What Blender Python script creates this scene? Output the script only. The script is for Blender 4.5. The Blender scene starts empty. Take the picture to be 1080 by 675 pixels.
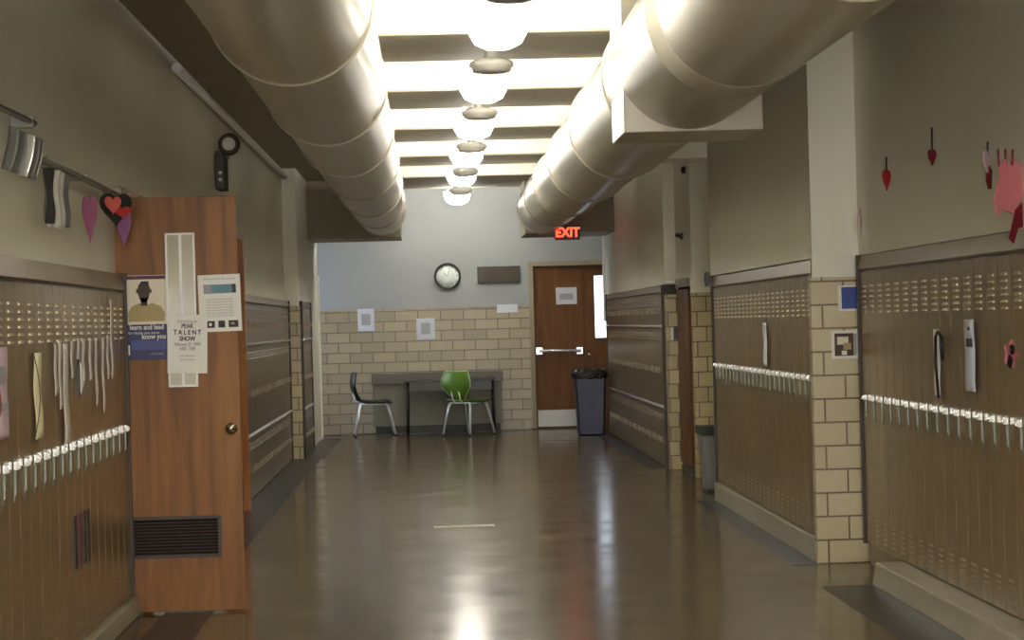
import bpy, bmesh, math, random
from mathutils import Matrix, Vector
random.seed(7)
SC = bpy.context.scene
COL = SC.collection

# ------------------------------------------------------------------ camera
F = 2400.0
cam = bpy.data.cameras.new('camera')
cam.sensor_fit = 'HORIZONTAL'
cam.sensor_width = 36.0
cam.lens = F * 36.0 / 1080.0
cam.clip_end = 200
co = bpy.data.objects.new('camera', cam)
COL.objects.link(co)
d = Vector((-85, -4.5, -F)).normalized()
u = Vector((-.027, 1, 0)); u = (u - d * u.dot(d)).normalized()
xx = d.cross(u)
R = Matrix((xx, d, u))
co.matrix_world = Matrix.Translation((0, 0, 1.44)) @ R.to_4x4()
SC.camera = co

# ------------------------------------------------------------------ view, world
SC.view_settings.view_transform = 'Standard'
SC.view_settings.look = 'None'
SC.view_settings.exposure = 0.62
SC.view_settings.gamma = 1.0
SC.view_settings.use_curve_mapping = False
W = bpy.data.worlds.new('world'); SC.world = W
W.use_nodes = True
W.node_tree.nodes['Background'].inputs[0].default_value = (.6, .72, 1, 1)
W.node_tree.nodes['Background'].inputs[1].default_value = 1.0
LAMP_E = 26.0
BULB_E = 1000.0
BACK_FILL = 430.0
DAY = 26.0


def area_light(name, loc, rot, sx, sy, power, col):
    l = bpy.data.lights.new(name, 'AREA'); l.shape = 'RECTANGLE'
    l.size = sx; l.size_y = sy; l.energy = power; l.color = col
    o = bpy.data.objects.new(name, l); COL.objects.link(o)
    o.location = loc; o.rotation_euler = rot
    return o


# daylight coming in through the side window of the far end and fill light from a window added behind the viewer
area_light('window_daylight', (-3.1, 29.93, 1.6), (0, math.radians(-90), 0), 1.5, .8, DAY, (.72, .83, 1))
area_light('back_fill_light', (.3, -6.02, 1.75), (math.radians(90), 0, 0), 3.2, 2.2, BACK_FILL, (1, .95, .86))

# ------------------------------------------------------------------ materials
def lin(c):
    return tuple((v / 255 / 12.92 if v / 255 < .04045 else ((v / 255 + .055) / 1.055) ** 2.4) for v in c) + (1,)


def mat(name, rgb, rough=.6, metal=0, var=.0, scale=(3, 3, 3), coat=0, bump=0, emis=None, es=0, detail=4):
    m = bpy.data.materials.new(name); m.use_nodes = True
    n = m.node_tree.nodes; l = m.node_tree.links
    b = n['Principled BSDF']
    b.inputs['Base Color'].default_value = lin(rgb)
    b.inputs['Roughness'].default_value = rough
    b.inputs['Metallic'].default_value = metal
    b.inputs['Coat Weight'].default_value = coat
    b.inputs['Coat Roughness'].default_value = .1
    if emis:
        b.inputs['Emission Color'].default_value = lin(emis)
        b.inputs['Emission Strength'].default_value = es
    if var or bump:
        tc = n.new('ShaderNodeTexCoord'); mp = n.new('ShaderNodeMapping')
        mp.inputs['Scale'].default_value = scale
        nz = n.new('ShaderNodeTexNoise'); nz.inputs['Scale'].default_value = 1; nz.inputs['Detail'].default_value = detail
        geo = n.new('ShaderNodeNewGeometry')
        l.new(geo.outputs['Position'], mp.inputs['Vector'])
        l.new(mp.outputs['Vector'], nz.inputs['Vector'])
        if var:
            r = n.new('ShaderNodeMapRange')
            r.inputs['From Min'].default_value = .3; r.inputs['From Max'].default_value = .7
            r.inputs['To Min'].default_value = 1 - var; r.inputs['To Max'].default_value = 1 + var
            mx = n.new('ShaderNodeVectorMath'); mx.operation = 'MULTIPLY'
            mx.inputs[0].default_value = lin(rgb)[:3]
            l.new(nz.outputs['Fac'], r.inputs['Value'])
            l.new(r.outputs['Result'], mx.inputs[1])
            l.new(mx.outputs['Vector'], b.inputs['Base Color'])
        if bump:
            bp = n.new('ShaderNodeBump'); bp.inputs['Strength'].default_value = bump; bp.inputs['Distance'].default_value = .02
            l.new(nz.outputs['Fac'], bp.inputs['Height']); l.new(bp.outputs['Normal'], b.inputs['Normal'])
    return m


def brick_mat(name, c1, c2, mortar, w=.305, h=.1355, m_size=.006, off=0.0, zoff=0.0):
    m = bpy.data.materials.new(name); m.use_nodes = True
    n = m.node_tree.nodes; l = m.node_tree.links
    b = n['Principled BSDF']
    b.inputs['Roughness'].default_value = .32
    geo = n.new('ShaderNodeNewGeometry'); sp = n.new('ShaderNodeSeparateXYZ')
    l.new(geo.outputs['Position'], sp.inputs[0])
    ad = n.new('ShaderNodeMath'); ad.operation = 'ADD'
    l.new(sp.outputs['X'], ad.inputs[0]); l.new(sp.outputs['Y'], ad.inputs[1])
    ad2 = n.new('ShaderNodeMath'); ad2.operation = 'ADD'; ad2.inputs[1].default_value = off + 50
    l.new(ad.outputs[0], ad2.inputs[0])
    az = n.new('ShaderNodeMath'); az.operation = 'ADD'; az.inputs[1].default_value = zoff
    l.new(sp.outputs['Z'], az.inputs[0])
    cb = n.new('ShaderNodeCombineXYZ')
    l.new(ad2.outputs[0], cb.inputs['X']); l.new(az.outputs[0], cb.inputs['Y'])
    br = n.new('ShaderNodeTexBrick')
    br.offset = .5
    br.inputs['Color1'].default_value = lin(c1); br.inputs['Color2'].default_value = lin(c2)
    br.inputs['Mortar'].default_value = lin(mortar)
    br.inputs['Scale'].default_value = 1
    br.inputs['Mortar Size'].default_value = m_size
    br.inputs['Mortar Smooth'].default_value = .1
    br.inputs['Bias'].default_value = 0
    br.inputs['Brick Width'].default_value = w; br.inputs['Row Height'].default_value = h
    l.new(cb.outputs[0], br.inputs['Vector'])
    l.new(br.outputs['Color'], b.inputs['Base Color'])
    bp = n.new('ShaderNodeBump'); bp.inputs['Strength'].default_value = .5; bp.inputs['Distance'].default_value = .004; bp.invert = True
    l.new(br.outputs['Fac'], bp.inputs['Height']); l.new(bp.outputs['Normal'], b.inputs['Normal'])
    return m


def wood_mat(name, c1, c2, rough=.35, sx=9, sz=.8):
    m = bpy.data.materials.new(name); m.use_nodes = True
    n = m.node_tree.nodes; l = m.node_tree.links
    b = n['Principled BSDF']; b.inputs['Roughness'].default_value = rough; b.inputs['Specular IOR Level'].default_value = .3
    geo = n.new('ShaderNodeNewGeometry'); mp = n.new('ShaderNodeMapping')
    mp.inputs['Scale'].default_value = (sx, sx, sz)
    nz = n.new('ShaderNodeTexNoise'); nz.inputs['Scale'].default_value = 1.6; nz.inputs['Detail'].default_value = 7
    nz.inputs['Distortion'].default_value = .6
    cr = n.new('ShaderNodeValToRGB')
    cr.color_ramp.elements[0].position = .33; cr.color_ramp.elements[0].color = lin(c2)
    cr.color_ramp.elements[1].position = .66; cr.color_ramp.elements[1].color = lin(c1)
    l.new(geo.outputs['Position'], mp.inputs[0]); l.new(mp.outputs[0], nz.inputs[0])
    l.new(nz.outputs['Fac'], cr.inputs[0]); l.new(cr.outputs[0], b.inputs['Base Color'])
    return m


def floor_mat(name, rgb, grout, rough):
    m = bpy.data.materials.new(name); m.use_nodes = True
    n = m.node_tree.nodes; l = m.node_tree.links
    b = n['Principled BSDF']
    b.inputs['Specular IOR Level'].default_value = .15
    geo = n.new('ShaderNodeNewGeometry')
    br = n.new('ShaderNodeTexBrick'); br.offset = 0
    br.inputs['Scale'].default_value = 1; br.inputs['Brick Width'].default_value = .305; br.inputs['Row Height'].default_value = .305
    br.inputs['Mortar Size'].default_value = .002
    c = lin(rgb)
    br.inputs['Color1'].default_value = tuple(v * .9 for v in c[:3]) + (1,)
    br.inputs['Color2'].default_value = tuple(v * 1.12 for v in c[:3]) + (1,)
    br.inputs['Mortar'].default_value = lin(grout)
    l.new(geo.outputs['Position'], br.inputs['Vector'])
    nz = n.new('ShaderNodeTexNoise'); nz.inputs['Scale'].default_value = 2.2; nz.inputs['Detail'].default_value = 5
    l.new(geo.outputs['Position'], nz.inputs['Vector'])
    mr = n.new('ShaderNodeMapRange'); mr.inputs['From Min'].default_value = .3; mr.inputs['From Max'].default_value = .7
    mr.inputs['To Min'].default_value = .82; mr.inputs['To Max'].default_value = 1.15
    l.new(nz.outputs['Fac'], mr.inputs[0])
    mx = n.new('ShaderNodeVectorMath'); mx.operation = 'MULTIPLY'
    l.new(br.outputs['Color'], mx.inputs[0]); l.new(mr.outputs[0], mx.inputs[1])
    l.new(mx.outputs[0], b.inputs['Base Color'])
    m2 = n.new('ShaderNodeMapRange'); m2.inputs['From Min'].default_value = .3; m2.inputs['From Max'].default_value = .7
    m2.inputs['To Min'].default_value = rough * .8; m2.inputs['To Max'].default_value = rough * 1.3
    l.new(nz.outputs['Fac'], m2.inputs[0]); l.new(m2.outputs[0], b.inputs['Roughness'])
    # slight waviness of the waxed tiles
    n3 = n.new('ShaderNodeTexNoise'); n3.inputs['Scale'].default_value = 3.0; n3.inputs['Detail'].default_value = 2
    l.new(geo.outputs['Position'], n3.inputs['Vector'])
    bp = n.new('ShaderNodeBump'); bp.inputs['Strength'].default_value = .2; bp.inputs['Distance'].default_value = .004
    l.new(n3.outputs['Fac'], bp.inputs['Height']); l.new(bp.outputs['Normal'], b.inputs['Normal'])
    return m


M = {}
M['plaster'] = mat('plaster_wall', (236, 235, 222), .55, var=.04, scale=(.7, .7, .7))
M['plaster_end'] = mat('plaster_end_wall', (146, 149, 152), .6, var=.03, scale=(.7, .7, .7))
M['ceiling'] = mat('white_ceiling', (235, 235, 228), .7, var=.02)
M['beam_shade'] = mat('taupe_beam_shade', (196, 190, 174), .75, var=.05)
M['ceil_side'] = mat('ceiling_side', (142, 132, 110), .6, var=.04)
M['floor'] = floor_mat('waxed_floor', (90, 78, 58), (70, 58, 43), .16)
M['border'] = mat('dark_floor_border', (26, 28, 31), .32, var=.15, scale=(4, 4, 4))
M['curb'] = mat('curb_terrazzo', (150, 142, 122), .35, var=.1, scale=(5, 5, 5))
M['brick_end'] = brick_mat('tan_tile_block', (140, 128, 102), (122, 110, 84), (74, 64, 48))
M['brick_near'] = brick_mat('cream_tile_block', (196, 184, 150), (184, 172, 138), (98, 76, 44), w=.245, m_size=.0055)
M['brick_mid'] = brick_mat('yellow_tile_block', (182, 166, 124), (168, 152, 110), (96, 76, 46), w=.17, m_size=.006)
M['locker'] = mat('tan_locker_paint', (126, 105, 72), .3, metal=.15, var=.12, scale=(5, 5, .5), bump=.05)
M['locker_frame'] = mat('locker_frame_paint', (122, 106, 82), .35, metal=.15, var=.1, scale=(4, 4, .6))
M['locker_far'] = mat('grey_brown_locker_paint', (106, 92, 72), .28, metal=.2, var=.15, scale=(3, 3, .8), bump=.05)
M['locker_gap'] = mat('locker_shadow_gap', (60, 50, 38), .6)
M['dark_trim'] = mat('dark_brown_trim', (52, 40, 28), .5)
M['louver_glint'] = mat('painted_louver_glint', (176, 162, 132), .3, metal=.3)  # paler than the doors: paints highlights onto the upper louvres
M['chrome'] = mat('chrome', (238, 240, 240), .22, metal=.75)
M['duct'] = mat('painted_duct', (190, 184, 168), .32, var=.03, scale=(2, 2, 2))
M['duct_ring'] = mat('duct_ring', (150, 140, 118), .5)
M['wood_door'] = wood_mat('oak_door', (142, 94, 44), (110, 68, 28), .45)
M['wood_dark'] = wood_mat('brown_door', (98, 60, 20), (80, 46, 12), .5)
M['wood_trim'] = wood_mat('orange_wood_trim', (176, 116, 58), (150, 90, 38), .3)
M['glass'] = mat('wired_glass', (184, 178, 162), .12)
M['vent'] = mat('dark_grille', (14, 15, 16), .9)
M['handle_low'] = mat('handle_lower_metal', (128, 130, 118), .35, metal=.5)
M['plate'] = mat('kick_plate_metal', (160, 160, 160), .4, metal=.3)
M['leg'] = mat('bright_chair_leg', (240, 244, 250), .25, metal=.35)
M['brass'] = mat('satin_knob', (205, 195, 170), .2, metal=1)
M['white'] = mat('white_paper', (232, 230, 224), .7)
M['offwhite'] = mat('pale_paper', (196, 200, 214), .7)
M['palepink'] = mat('pale_pink_paper', (205, 180, 190), .7)
M['cream'] = mat('cream_paper', (232, 224, 178), .7)
M['ribbon'] = mat('silver_lilac_ribbon', (206, 196, 188), .4, var=.1)
M['navy_ink'] = mat('navy_ink', (38, 40, 92), .5)
M['navy_soft'] = mat('slate_blue_ink', (62, 72, 132), .5)
M['ink'] = mat('black_ink', (40, 40, 46), .6)
M['grey_ink'] = mat('grey_ink', (150, 150, 156), .6)
M['beige_ink'] = mat('beige_print', (226, 216, 194), .6)
M['skin_ink'] = mat('dark_brown_print', (72, 48, 34), .6)
M['khaki_ink'] = mat('khaki_print', (168, 152, 104), .6)
M['teal_ink'] = mat('teal_print', (92, 134, 150), .6)
M['blue_ink'] = mat('blue_print', (36, 66, 150), .5)
M['maroon_ink'] = mat('maroon_ink', (96, 48, 66), .6)
M['black'] = mat('black_plastic', (26, 25, 25), .4)
M['black_metal'] = mat('black_metal', (30, 28, 27), .35, metal=.3)
M['navy_bin'] = mat('navy_plastic', (14, 20, 64), .4)
M['bag'] = mat('black_bag', (18, 18, 20), .3, bump=.6, scale=(30, 30, 30))
M['grey_bin'] = mat('grey_plastic', (112, 114, 112), .5, var=.05)
M['grey_dark'] = mat('dark_grey_plastic', (46, 46, 44), .5)
M['grey_metal'] = mat('grey_cabinet_metal', (120, 115, 104), .5, var=.05)
M['grey_top'] = mat('grey_top_metal', (92, 86, 80), .45)
M['green'] = mat('green_plastic', (96, 138, 44), .4)
M['green_dark'] = mat('green_plastic_edge', (176, 196, 140), .4)
M['black_seat'] = mat('black_seat_plastic', (30, 28, 27), .35)
M['clock_face'] = mat('clock_face', (240, 250, 248), .4)
M['lamp_lit'] = mat('lit_glass', (255, 253, 246), .4, emis=(255, 249, 236), es=LAMP_E)
M['bulb'] = mat('lamp_bulb', (255, 250, 240), .4, emis=(255, 250, 240), es=BULB_E)
M['lamp_off'] = mat('unlit_grey_glass', (176, 173, 166), .4)
M['exit_red'] = mat('exit_letters', (255, 60, 30), .4, emis=(255, 58, 34), es=3.5)
M['exit_box'] = mat('exit_housing', (56, 16, 12), .4)
M['red'] = mat('red_paper', (176, 34, 40), .6)
M['darkred'] = mat('dark_red_paper', (120, 20, 34), .6)
M['salmon'] = mat('salmon_paper', (206, 92, 84), .6)
M['pink'] = mat('pink_paper', (206, 122, 132), .6)
M['magenta'] = mat('magenta_paper', (160, 92, 130), .6)
M['violet'] = mat('violet_paper', (160, 104, 160), .6)
M['silver'] = mat('silver_foil', (228, 228, 224), .3, metal=.3, var=.3, scale=(30, 30, 3))
M['grey_paper'] = mat('grey_paper', (112, 112, 108), .5)
M['rail'] = mat('grey_rail', (118, 118, 112), .4, metal=.3)
M['white_trim'] = mat('white_trim_paint', (235, 234, 230), .4)
M['steel'] = mat('brushed_steel', (176, 178, 180), .35, metal=.8)
M['floor_mark'] = mat('pale_floor_mark', (160, 148, 122), .5)
M['sky_glass'] = mat('window_glass', (230, 238, 255), .1, emis=(225, 236, 255), es=1.6)

# ------------------------------------------------------------------ mesh helpers
class MB:
    def __init__(s):
        s.bm = bmesh.new()

    def box(s, x0, x1, y0, y1, z0, z1):
        v = [s.bm.verts.new(p) for p in ((x0, y0, z0), (x1, y0, z0), (x1, y1, z0), (x0, y1, z0), (x0, y0, z1), (x1, y0, z1), (x1, y1, z1), (x0, y1, z1))]
        for f in ((3, 2, 1, 0), (4, 5, 6, 7), (0, 1, 5, 4), (1, 2, 6, 5), (2, 3, 7, 6), (3, 0, 4, 7)):
            s.bm.faces.new([v[i] for i in f])
        return s

    def prism(s, pts, ax, a0, a1):
        """extrude a polygon (list of 2D points) along axis ax from a0 to a1"""
        def P(p, a):
            return {'x': (a, p[0], p[1]), 'y': (p[0], a, p[1]), 'z': (p[0], p[1], a)}[ax]
        A = [s.bm.verts.new(P(p, a0)) for p in pts]; B = [s.bm.verts.new(P(p, a1)) for p in pts]
        s.bm.faces.new(A); s.bm.faces.new(B[::-1])
        n = len(pts)
        for i in range(n):
            s.bm.faces.new((A[i], B[i], B[(i + 1) % n], A[(i + 1) % n]))
        return s

    def tube(s, pts, r, n=10, cap=True, smooth=True):
        pts = [Vector(p) for p in pts]
        rings = []
        up = None
        for i, p in enumerate(pts):
            t = (pts[min(i + 1, len(pts) - 1)] - pts[max(i - 1, 0)]).normalized()
            if up is None:
                up = Vector((0, 0, 1)) if abs(t.z) < .9 else Vector((1, 0, 0))
            a = t.cross(up).normalized(); b = a.cross(t).normalized(); up = b
            rr = r[i] if isinstance(r, (list, tuple)) else r
            rings.append([s.bm.verts.new(p + (a * math.cos(q) + b * math.sin(q)) * rr) for q in [2 * math.pi * k / n for k in range(n)]])
        for i in range(len(rings) - 1):
            for k in range(n):
                f = s.bm.faces.new((rings[i][k], rings[i][(k + 1) % n], rings[i + 1][(k + 1) % n], rings[i + 1][k])); f.smooth = smooth
        if cap:
            s.bm.faces.new(rings[0][::-1]); s.bm.faces.new(rings[-1])
        return s

    def lathe(s, prof, c=(0, 0, 0), n=32, ax='z', smooth=True):
        rings = []
        for r, h in prof:
            ring = []
            for k in range(n):
                a = 2 * math.pi * k / n
                p = (r * math.cos(a), r * math.sin(a), h)
                if ax == 'y': p = (p[0], p[2], p[1])
                if ax == 'x': p = (p[2], p[0], p[1])
                ring.append(s.bm.verts.new((c[0] + p[0], c[1] + p[1], c[2] + p[2])))
            rings.append(ring)
        for i in range(len(rings) - 1):
            for k in range(n):
                f = s.bm.faces.new((rings[i][k], rings[i][(k + 1) % n], rings[i + 1][(k + 1) % n], rings[i + 1][k])); f.smooth = smooth
        if prof[0][0] > 1e-5: s.bm.faces.new(rings[0][::-1])
        if prof[-1][0] > 1e-5: s.bm.faces.new(rings[-1])
        return s

    def grid(s, fn, nu, nv, thick, smooth=True):
        """shell surface: fn(u,v)->Vector, given thickness along the normal"""
        P = [[Vector(fn(i / nu, j / nv)) for j in range(nv + 1)] for i in range(nu + 1)]
        top = []; bot = []
        for i in range(nu + 1):
            a = []; b = []
            for j in range(nv + 1):
                du = P[min(i + 1, nu)][j] - P[max(i - 1, 0)][j]; dv = P[i][min(j + 1, nv)] - P[i][max(j - 1, 0)]
                nn = du.cross(dv).normalized() * thick / 2
                a.append(s.bm.verts.new(P[i][j] + nn)); b.append(s.bm.verts.new(P[i][j] - nn))
            top.append(a); bot.append(b)
        for i in range(nu):
            for j in range(nv):
                f = s.bm.faces.new((top[i][j], top[i + 1][j], top[i + 1][j + 1], top[i][j + 1])); f.smooth = smooth
                f = s.bm.faces.new((bot[i][j + 1], bot[i + 1][j + 1], bot[i + 1][j], bot[i][j])); f.smooth = smooth
        for i in range(nu):
            s.bm.faces.new((top[i][0], bot[i][0], bot[i + 1][0], top[i + 1][0]))
            s.bm.faces.new((top[i + 1][nv], bot[i + 1][nv], bot[i][nv], top[i][nv]))
        for j in range(nv):
            s.bm.faces.new((top[0][j + 1], bot[0][j + 1], bot[0][j], top[0][j]))
            s.bm.faces.new((top[nu][j], bot[nu][j], bot[nu][j + 1], top[nu][j + 1]))
        return s

    def build(s, name, m, parent=None, loc=None, rot=None, bevel=0, fix=True):
        if fix: bmesh.ops.recalc_face_normals(s.bm, faces=s.bm.faces)
        me = bpy.data.meshes.new(name); s.bm.to_mesh(me); s.bm.free()
        me.materials.append(M[m] if isinstance(m, str) else m)
        o = bpy.data.objects.new(name, me); COL.objects.link(o)
        if parent: o.parent = parent
        if loc: o.location = loc
        if rot: o.rotation_euler = rot
        if bevel:
            b = o.modifiers.new('bevel', 'BEVEL'); b.width = bevel; b.segments = 2; b.limit_method = 'ANGLE'
        return o


def tag(o, label, cat, group=None):
    o['label'] = label; o['category'] = cat
    if group: o['group'] = group
    return o


def thing(name, label, cat, loc=(0, 0, 0), rz=0, group=None):
    o = bpy.data.objects.new(name, None); COL.objects.link(o)
    o.location = loc; o.rotation_euler = (0, 0, rz); o.empty_display_size = .1
    return tag(o, label, cat, group)


def struct(name, mb, m, parent=None, **k):
    o = mb.build(name, m, parent, **k)
    if parent is None: o['kind'] = 'structure'
    return o


def text(name, body, size, m, parent, loc, rot, depth=.0008, align='CENTER', sx=1, bold=0):
    cu = bpy.data.curves.new(name, 'FONT'); cu.body = body; cu.size = size; cu.align_x = align; cu.align_y = 'CENTER'
    cu.extrude = depth; cu.resolution_u = 3; cu.offset = bold
    tmp = bpy.data.objects.new(name + '_source', cu); COL.objects.link(tmp)
    bpy.context.view_layer.update()
    dg = bpy.context.evaluated_depsgraph_get()
    me = bpy.data.meshes.new_from_object(tmp.evaluated_get(dg))
    bpy.data.objects.remove(tmp)
    me.materials.clear(); me.materials.append(M[m])
    o = bpy.data.objects.new(name, me); COL.objects.link(o)
    o.parent = parent; o.location = loc; o.rotation_euler = rot; o.scale = (sx, 1, 1)
    return o


PI = math.pi
FRONT = (PI / 2, 0, 0)                  # text on a surface that faces -Y

# ------------------------------------------------------------------ room shell
struct('floor', MB().box(-3.2, 3.4, -6, 30.6, -.1, 0), 'floor')
# dark border tiles
bn = 0
for x0, x1, y0, y1 in ((-1.545, -1.25, 12.62, 24.98), (-1.44, -1.2, 25.0, 29.4), (-1.4, -1.15, 4, 11.9),
                       (2.03, 2.2, 13.0, 17.8), (2.02, 2.3, 4, 11.95), (2.03, 2.22, 21.7, 28.8), (-1.4, 1.3, 30.05, 30.39)):
    bn += 1
    struct('trim_%d' % bn, MB().box(x0, x1, y0, y1, .0, .003), 'border')

T = 3.16     # side ceiling height
C = 3.5
# left wall
struct('wall_left', MB()
       .box(-2.3, -1.60, -6, 11.72, 1.74, C).box(-2.3, -1.95, -6, 11.72, 0, 1.74)
       .box(-2.3, -1.60, -6, 6.3, 0, 1.74)
       .box(-2.3, -1.60, 11.72, 12.6, 2.14, C).box(-2.6, -2.5, 11.6, 12.7, 0, 2.2)
       .box(-2.3, -1.60, 12.6, 17.15, 0, C).box(-2.3, -1.60, 17.15, 18.15, 2.2, C)
       .box(-2.3, -1.60, 18.15, 25.0, 1.74, C).box(-2.3, -1.60, 18.15, 18.35, 0, 1.74).box(-2.3, -1.95, 18.35, 25.0, 0, 1.74)
       .box(-2.3, -1.45, 25.14, 29.4, 1.74, C).box(-2.3, -1.45, 27.05, 29.4, 0, 1.74).box(-2.3, -1.8, 25.14, 27.05, 0, 1.74)
       .box(-2.3, -1.45, 25.0, 25.14, 1.68, C), 'plaster')
struct('trim_20', MB().box(-2.3, -1.44, 25.0, 25.13, 0, 1.68), 'brick_mid')
# right wall
struct('wall_right', MB()
       .box(2.47, 3.2, -6, 13.04, 1.77, C).box(2.8, 3.2, -6, 13.04, 0, 1.77).box(2.47, 3.2, -6, 6.9, 0, 1.77)
       .box(2.2, 3.2, 13.04, 17.8, 1.76, C).box(2.56, 3.2, 13.14, 17.8, 0, 1.76)
       .box(2.62, 3.2, 17.8, 20.3, 0, C)
       .box(2.34, 3.2, 20.3, 21.6, 1.66, C).box(2.6, 3.2, 20.45, 21.45, 0, 1.66)
       .box(2.23, 3.2, 21.6, 28.8, 1.76, C).box(2.58, 3.2, 21.7, 28.8, 0, 1.76), 'plaster')
struct('trim_21', MB().box(2.19, 2.80, 13.04, 13.13, 0, 1.65), 'brick_near')
struct('trim_22', MB().box(2.34, 2.62, 20.3, 20.44, 0, 1.66).box(2.23, 2.6, 21.46, 21.69, 0, 1.66), 'brick_mid')
struct('trim_23', MB().box(2.2, 2.8, 13.04, 13.13, 1.65, 1.76), 'plaster')
# curbs below the locker rows
struct('baseboard_right_near', MB().prism([(2.29, 0), (2.79, 0), (2.79, .12), (2.31, .12)], 'y', 6.9, 11.95), 'curb', bevel=.008)
struct('trim_55', MB().box(2.475, 2.79, 11.96, 12.94, 0, .118), 'locker_frame')
struct('baseboard_right', MB().box(2.185, 2.55, 13.132, 17.8, 0, .14), 'curb', bevel=.008)
struct('baseboard_left', MB().box(-1.94, -1.52, 6.3, 11.66, 0, .1), 'curb', bevel=.008)
# end wall: plaster above, glazed block below, opening for the door pair
struct('wall_end', MB().box(-3.2, 1.31, 30.4, 30.6, 1.655, C).box(2.75, 3.4, 30.4, 30.6, 1.655, C).box(1.31, 2.75, 30.4, 30.6, 2.24, C), 'plaster_end')
struct('trim_24', MB().box(-3.2, 1.31, 30.395, 30.6, 0, 1.655).box(2.75, 3.4, 30.395, 30.6, 0, 1.655), 'brick_end')
# side alcoves of the far end, left one with a window
struct('wall_alcove_left', MB().box(-2.9, -2.8, 29.4, 29.5, 0, C).box(-2.9, -2.8, 30.36, 30.4, 0, C).box(-2.9, -2.8, 29.5, 30.36, 0, .8)
       .box(-2.9, -2.8, 29.5, 30.36, 2.4, C).box(-2.9, -2.3, 29.3, 29.4, 0, C), 'plaster_end')
wf = struct('window_1', MB().box(-2.88, -2.82, 29.5, 29.54, .8, 2.4).box(-2.88, -2.82, 30.32, 30.36, .8, 2.4).box(-2.88, -2.82, 29.54, 30.32, .8, .84)
            .box(-2.88, -2.82, 29.54, 30.32, 2.36, 2.4).box(-2.87, -2.83, 29.54, 30.32, 1.58, 1.62), 'white_trim')
struct('wall_alcove_right', MB().box(3.3, 3.4, 28.8, 30.4, 0, C), 'plaster_end')
struct('wall_back', MB().box(-3.2, -1.3, -6.2, -6, 0, C).box(1.9, 3.4, -6.2, -6, 0, C).box(-1.3, 1.9, -6.2, -6, 0, .65).box(-1.3, 1.9, -6.2, -6, 2.85, C), 'plaster')
struct('added_window_2', MB().box(-1.3, -1.25, -6.15, -6.05, .65, 2.85).box(1.85, 1.9, -6.15, -6.05, .65, 2.85).box(-1.25, 1.85, -6.15, -6.05, .65, .7).box(-1.25, 1.85, -6.15, -6.05, 2.8, 2.85).box(.27, .32, -6.15, -6.05, .7, 2.8), 'white_trim')  # unseen window added to go with the fill light
# ceiling: high white bays between dropped beams (undersides taupe to paint in their shade), lower flat strips along both walls
struct('ceiling', MB().box(-3.2, 3.4, -6, 30.6, C, C + .1), 'ceiling')
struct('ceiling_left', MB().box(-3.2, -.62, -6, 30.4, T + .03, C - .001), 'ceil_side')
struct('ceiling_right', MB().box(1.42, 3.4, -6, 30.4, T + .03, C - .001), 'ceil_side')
tn = 60
for k in range(-6, 5):
    y = 13.42 + 3.25 * k
    tn += 1
    struct('trim_%d' % tn, MB().box(-.62, 1.42, y, y + (1.38 if k < 4 else 2.3), T, C - .001), 'ceiling')
    tn += 1
    struct('trim_%d' % tn, MB().box(-.62, 1.42, y + .01, y + (1.37 if k < 4 else 2.29), T - .012, T), 'beam_shade')
# boxed soffits that carry the ducts into the end wall
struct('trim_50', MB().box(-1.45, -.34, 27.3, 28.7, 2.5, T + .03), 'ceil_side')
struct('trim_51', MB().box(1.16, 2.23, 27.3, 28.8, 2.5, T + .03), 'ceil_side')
struct('trim_54', MB().box(1.2, 2.62, 17.8, 18.3, 2.69, T + .03), 'plaster')
# white corner edge at the end of the right wall
struct('trim_52', MB().box(2.19, 2.235, 28.77, 28.84, 1.42, 2.5), 'white_trim')
struct('trim_53', MB().box(-1.48, -1.43, 29.36, 29.43, 0, 2.1), 'white_trim')

# ------------------------------------------------------------------ doors
# door 1: leaf standing open across the corridor, beside the near left lockers
d1 = struct('door_1', MB().box(-1.68, -.985, 11.66, 11.705, .012, 2.125), 'wood_door', bevel=.003)
struct('door_frame', MB().box(-1.62, -1.575, 11.72, 12.6, 2.13, 2.19).box(-1.62, -1.57, 12.55, 12.62, 0, 2.19), 'wood_trim', d1)
struct('glass_lite', MB().box(-1.345, -1.195, 11.65, 11.659, 1.16, 1.935), 'glass', d1)
struct('lite_moulding', MB().box(-1.345, -1.335, 11.642, 11.659, 1.16, 1.935).box(-1.205, -1.195, 11.642, 11.659, 1.16, 1.935).box(-1.345, -1.195, 11.642, 11.659, 1.93, 1.94)
       .box(-1.345, -1.195, 11.642, 11.659, 1.155, 1.165).box(-1.277, -1.262, 11.644, 11.659, 1.165, 1.93), 'white_trim', d1)
vm = MB().box(-1.555, -1.10, 11.648, 11.659, .285, .30).box(-1.555, -1.10, 11.648, 11.659, .482, .497).box(-1.555, -1.54, 11.648, 11.659, .3, .482).box(-1.115, -1.10, 11.648, 11.659, .3, .482)
vf = struct('vent_frame', vm, 'dark_trim', d1)
vb = MB()
for i in range(11):
    z = .302 + i * .0164
    vb.prism([(11.659, z), (11.659, z + .014), (11.652, z + .004), (11.652, z)], 'x', -1.54, -1.115)
struct('vent_grille', vb, 'vent', d1)
kn = MB().lathe([(.0, 0), (.032, .0), (.03, -.006), (.012, -.01), (.011, -.03), (.022, -.038), (.028, -.052), (.024, -.066), (.0, -.07)], (-1.035, 11.66, .935), 24, 'y')
struct('door_knob', kn, 'brass', d1)
# door 2: frame with a recessed wooden door further along the left wall
d2 = struct('door_2', MB().box(-1.8, -1.76, 17.2, 18.1, 0, 2.14), 'wood_dark')
struct('door_frame', MB().box(-1.82, -1.475, 18.09, 18.2, 0, 2.2).box(-1.82, -1.475, 17.1, 17.2, 0, 2.2).box(-1.82, -1.475, 17.2, 18.09, 2.14, 2.2), 'wood_trim', d2, bevel=.004)
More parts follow.
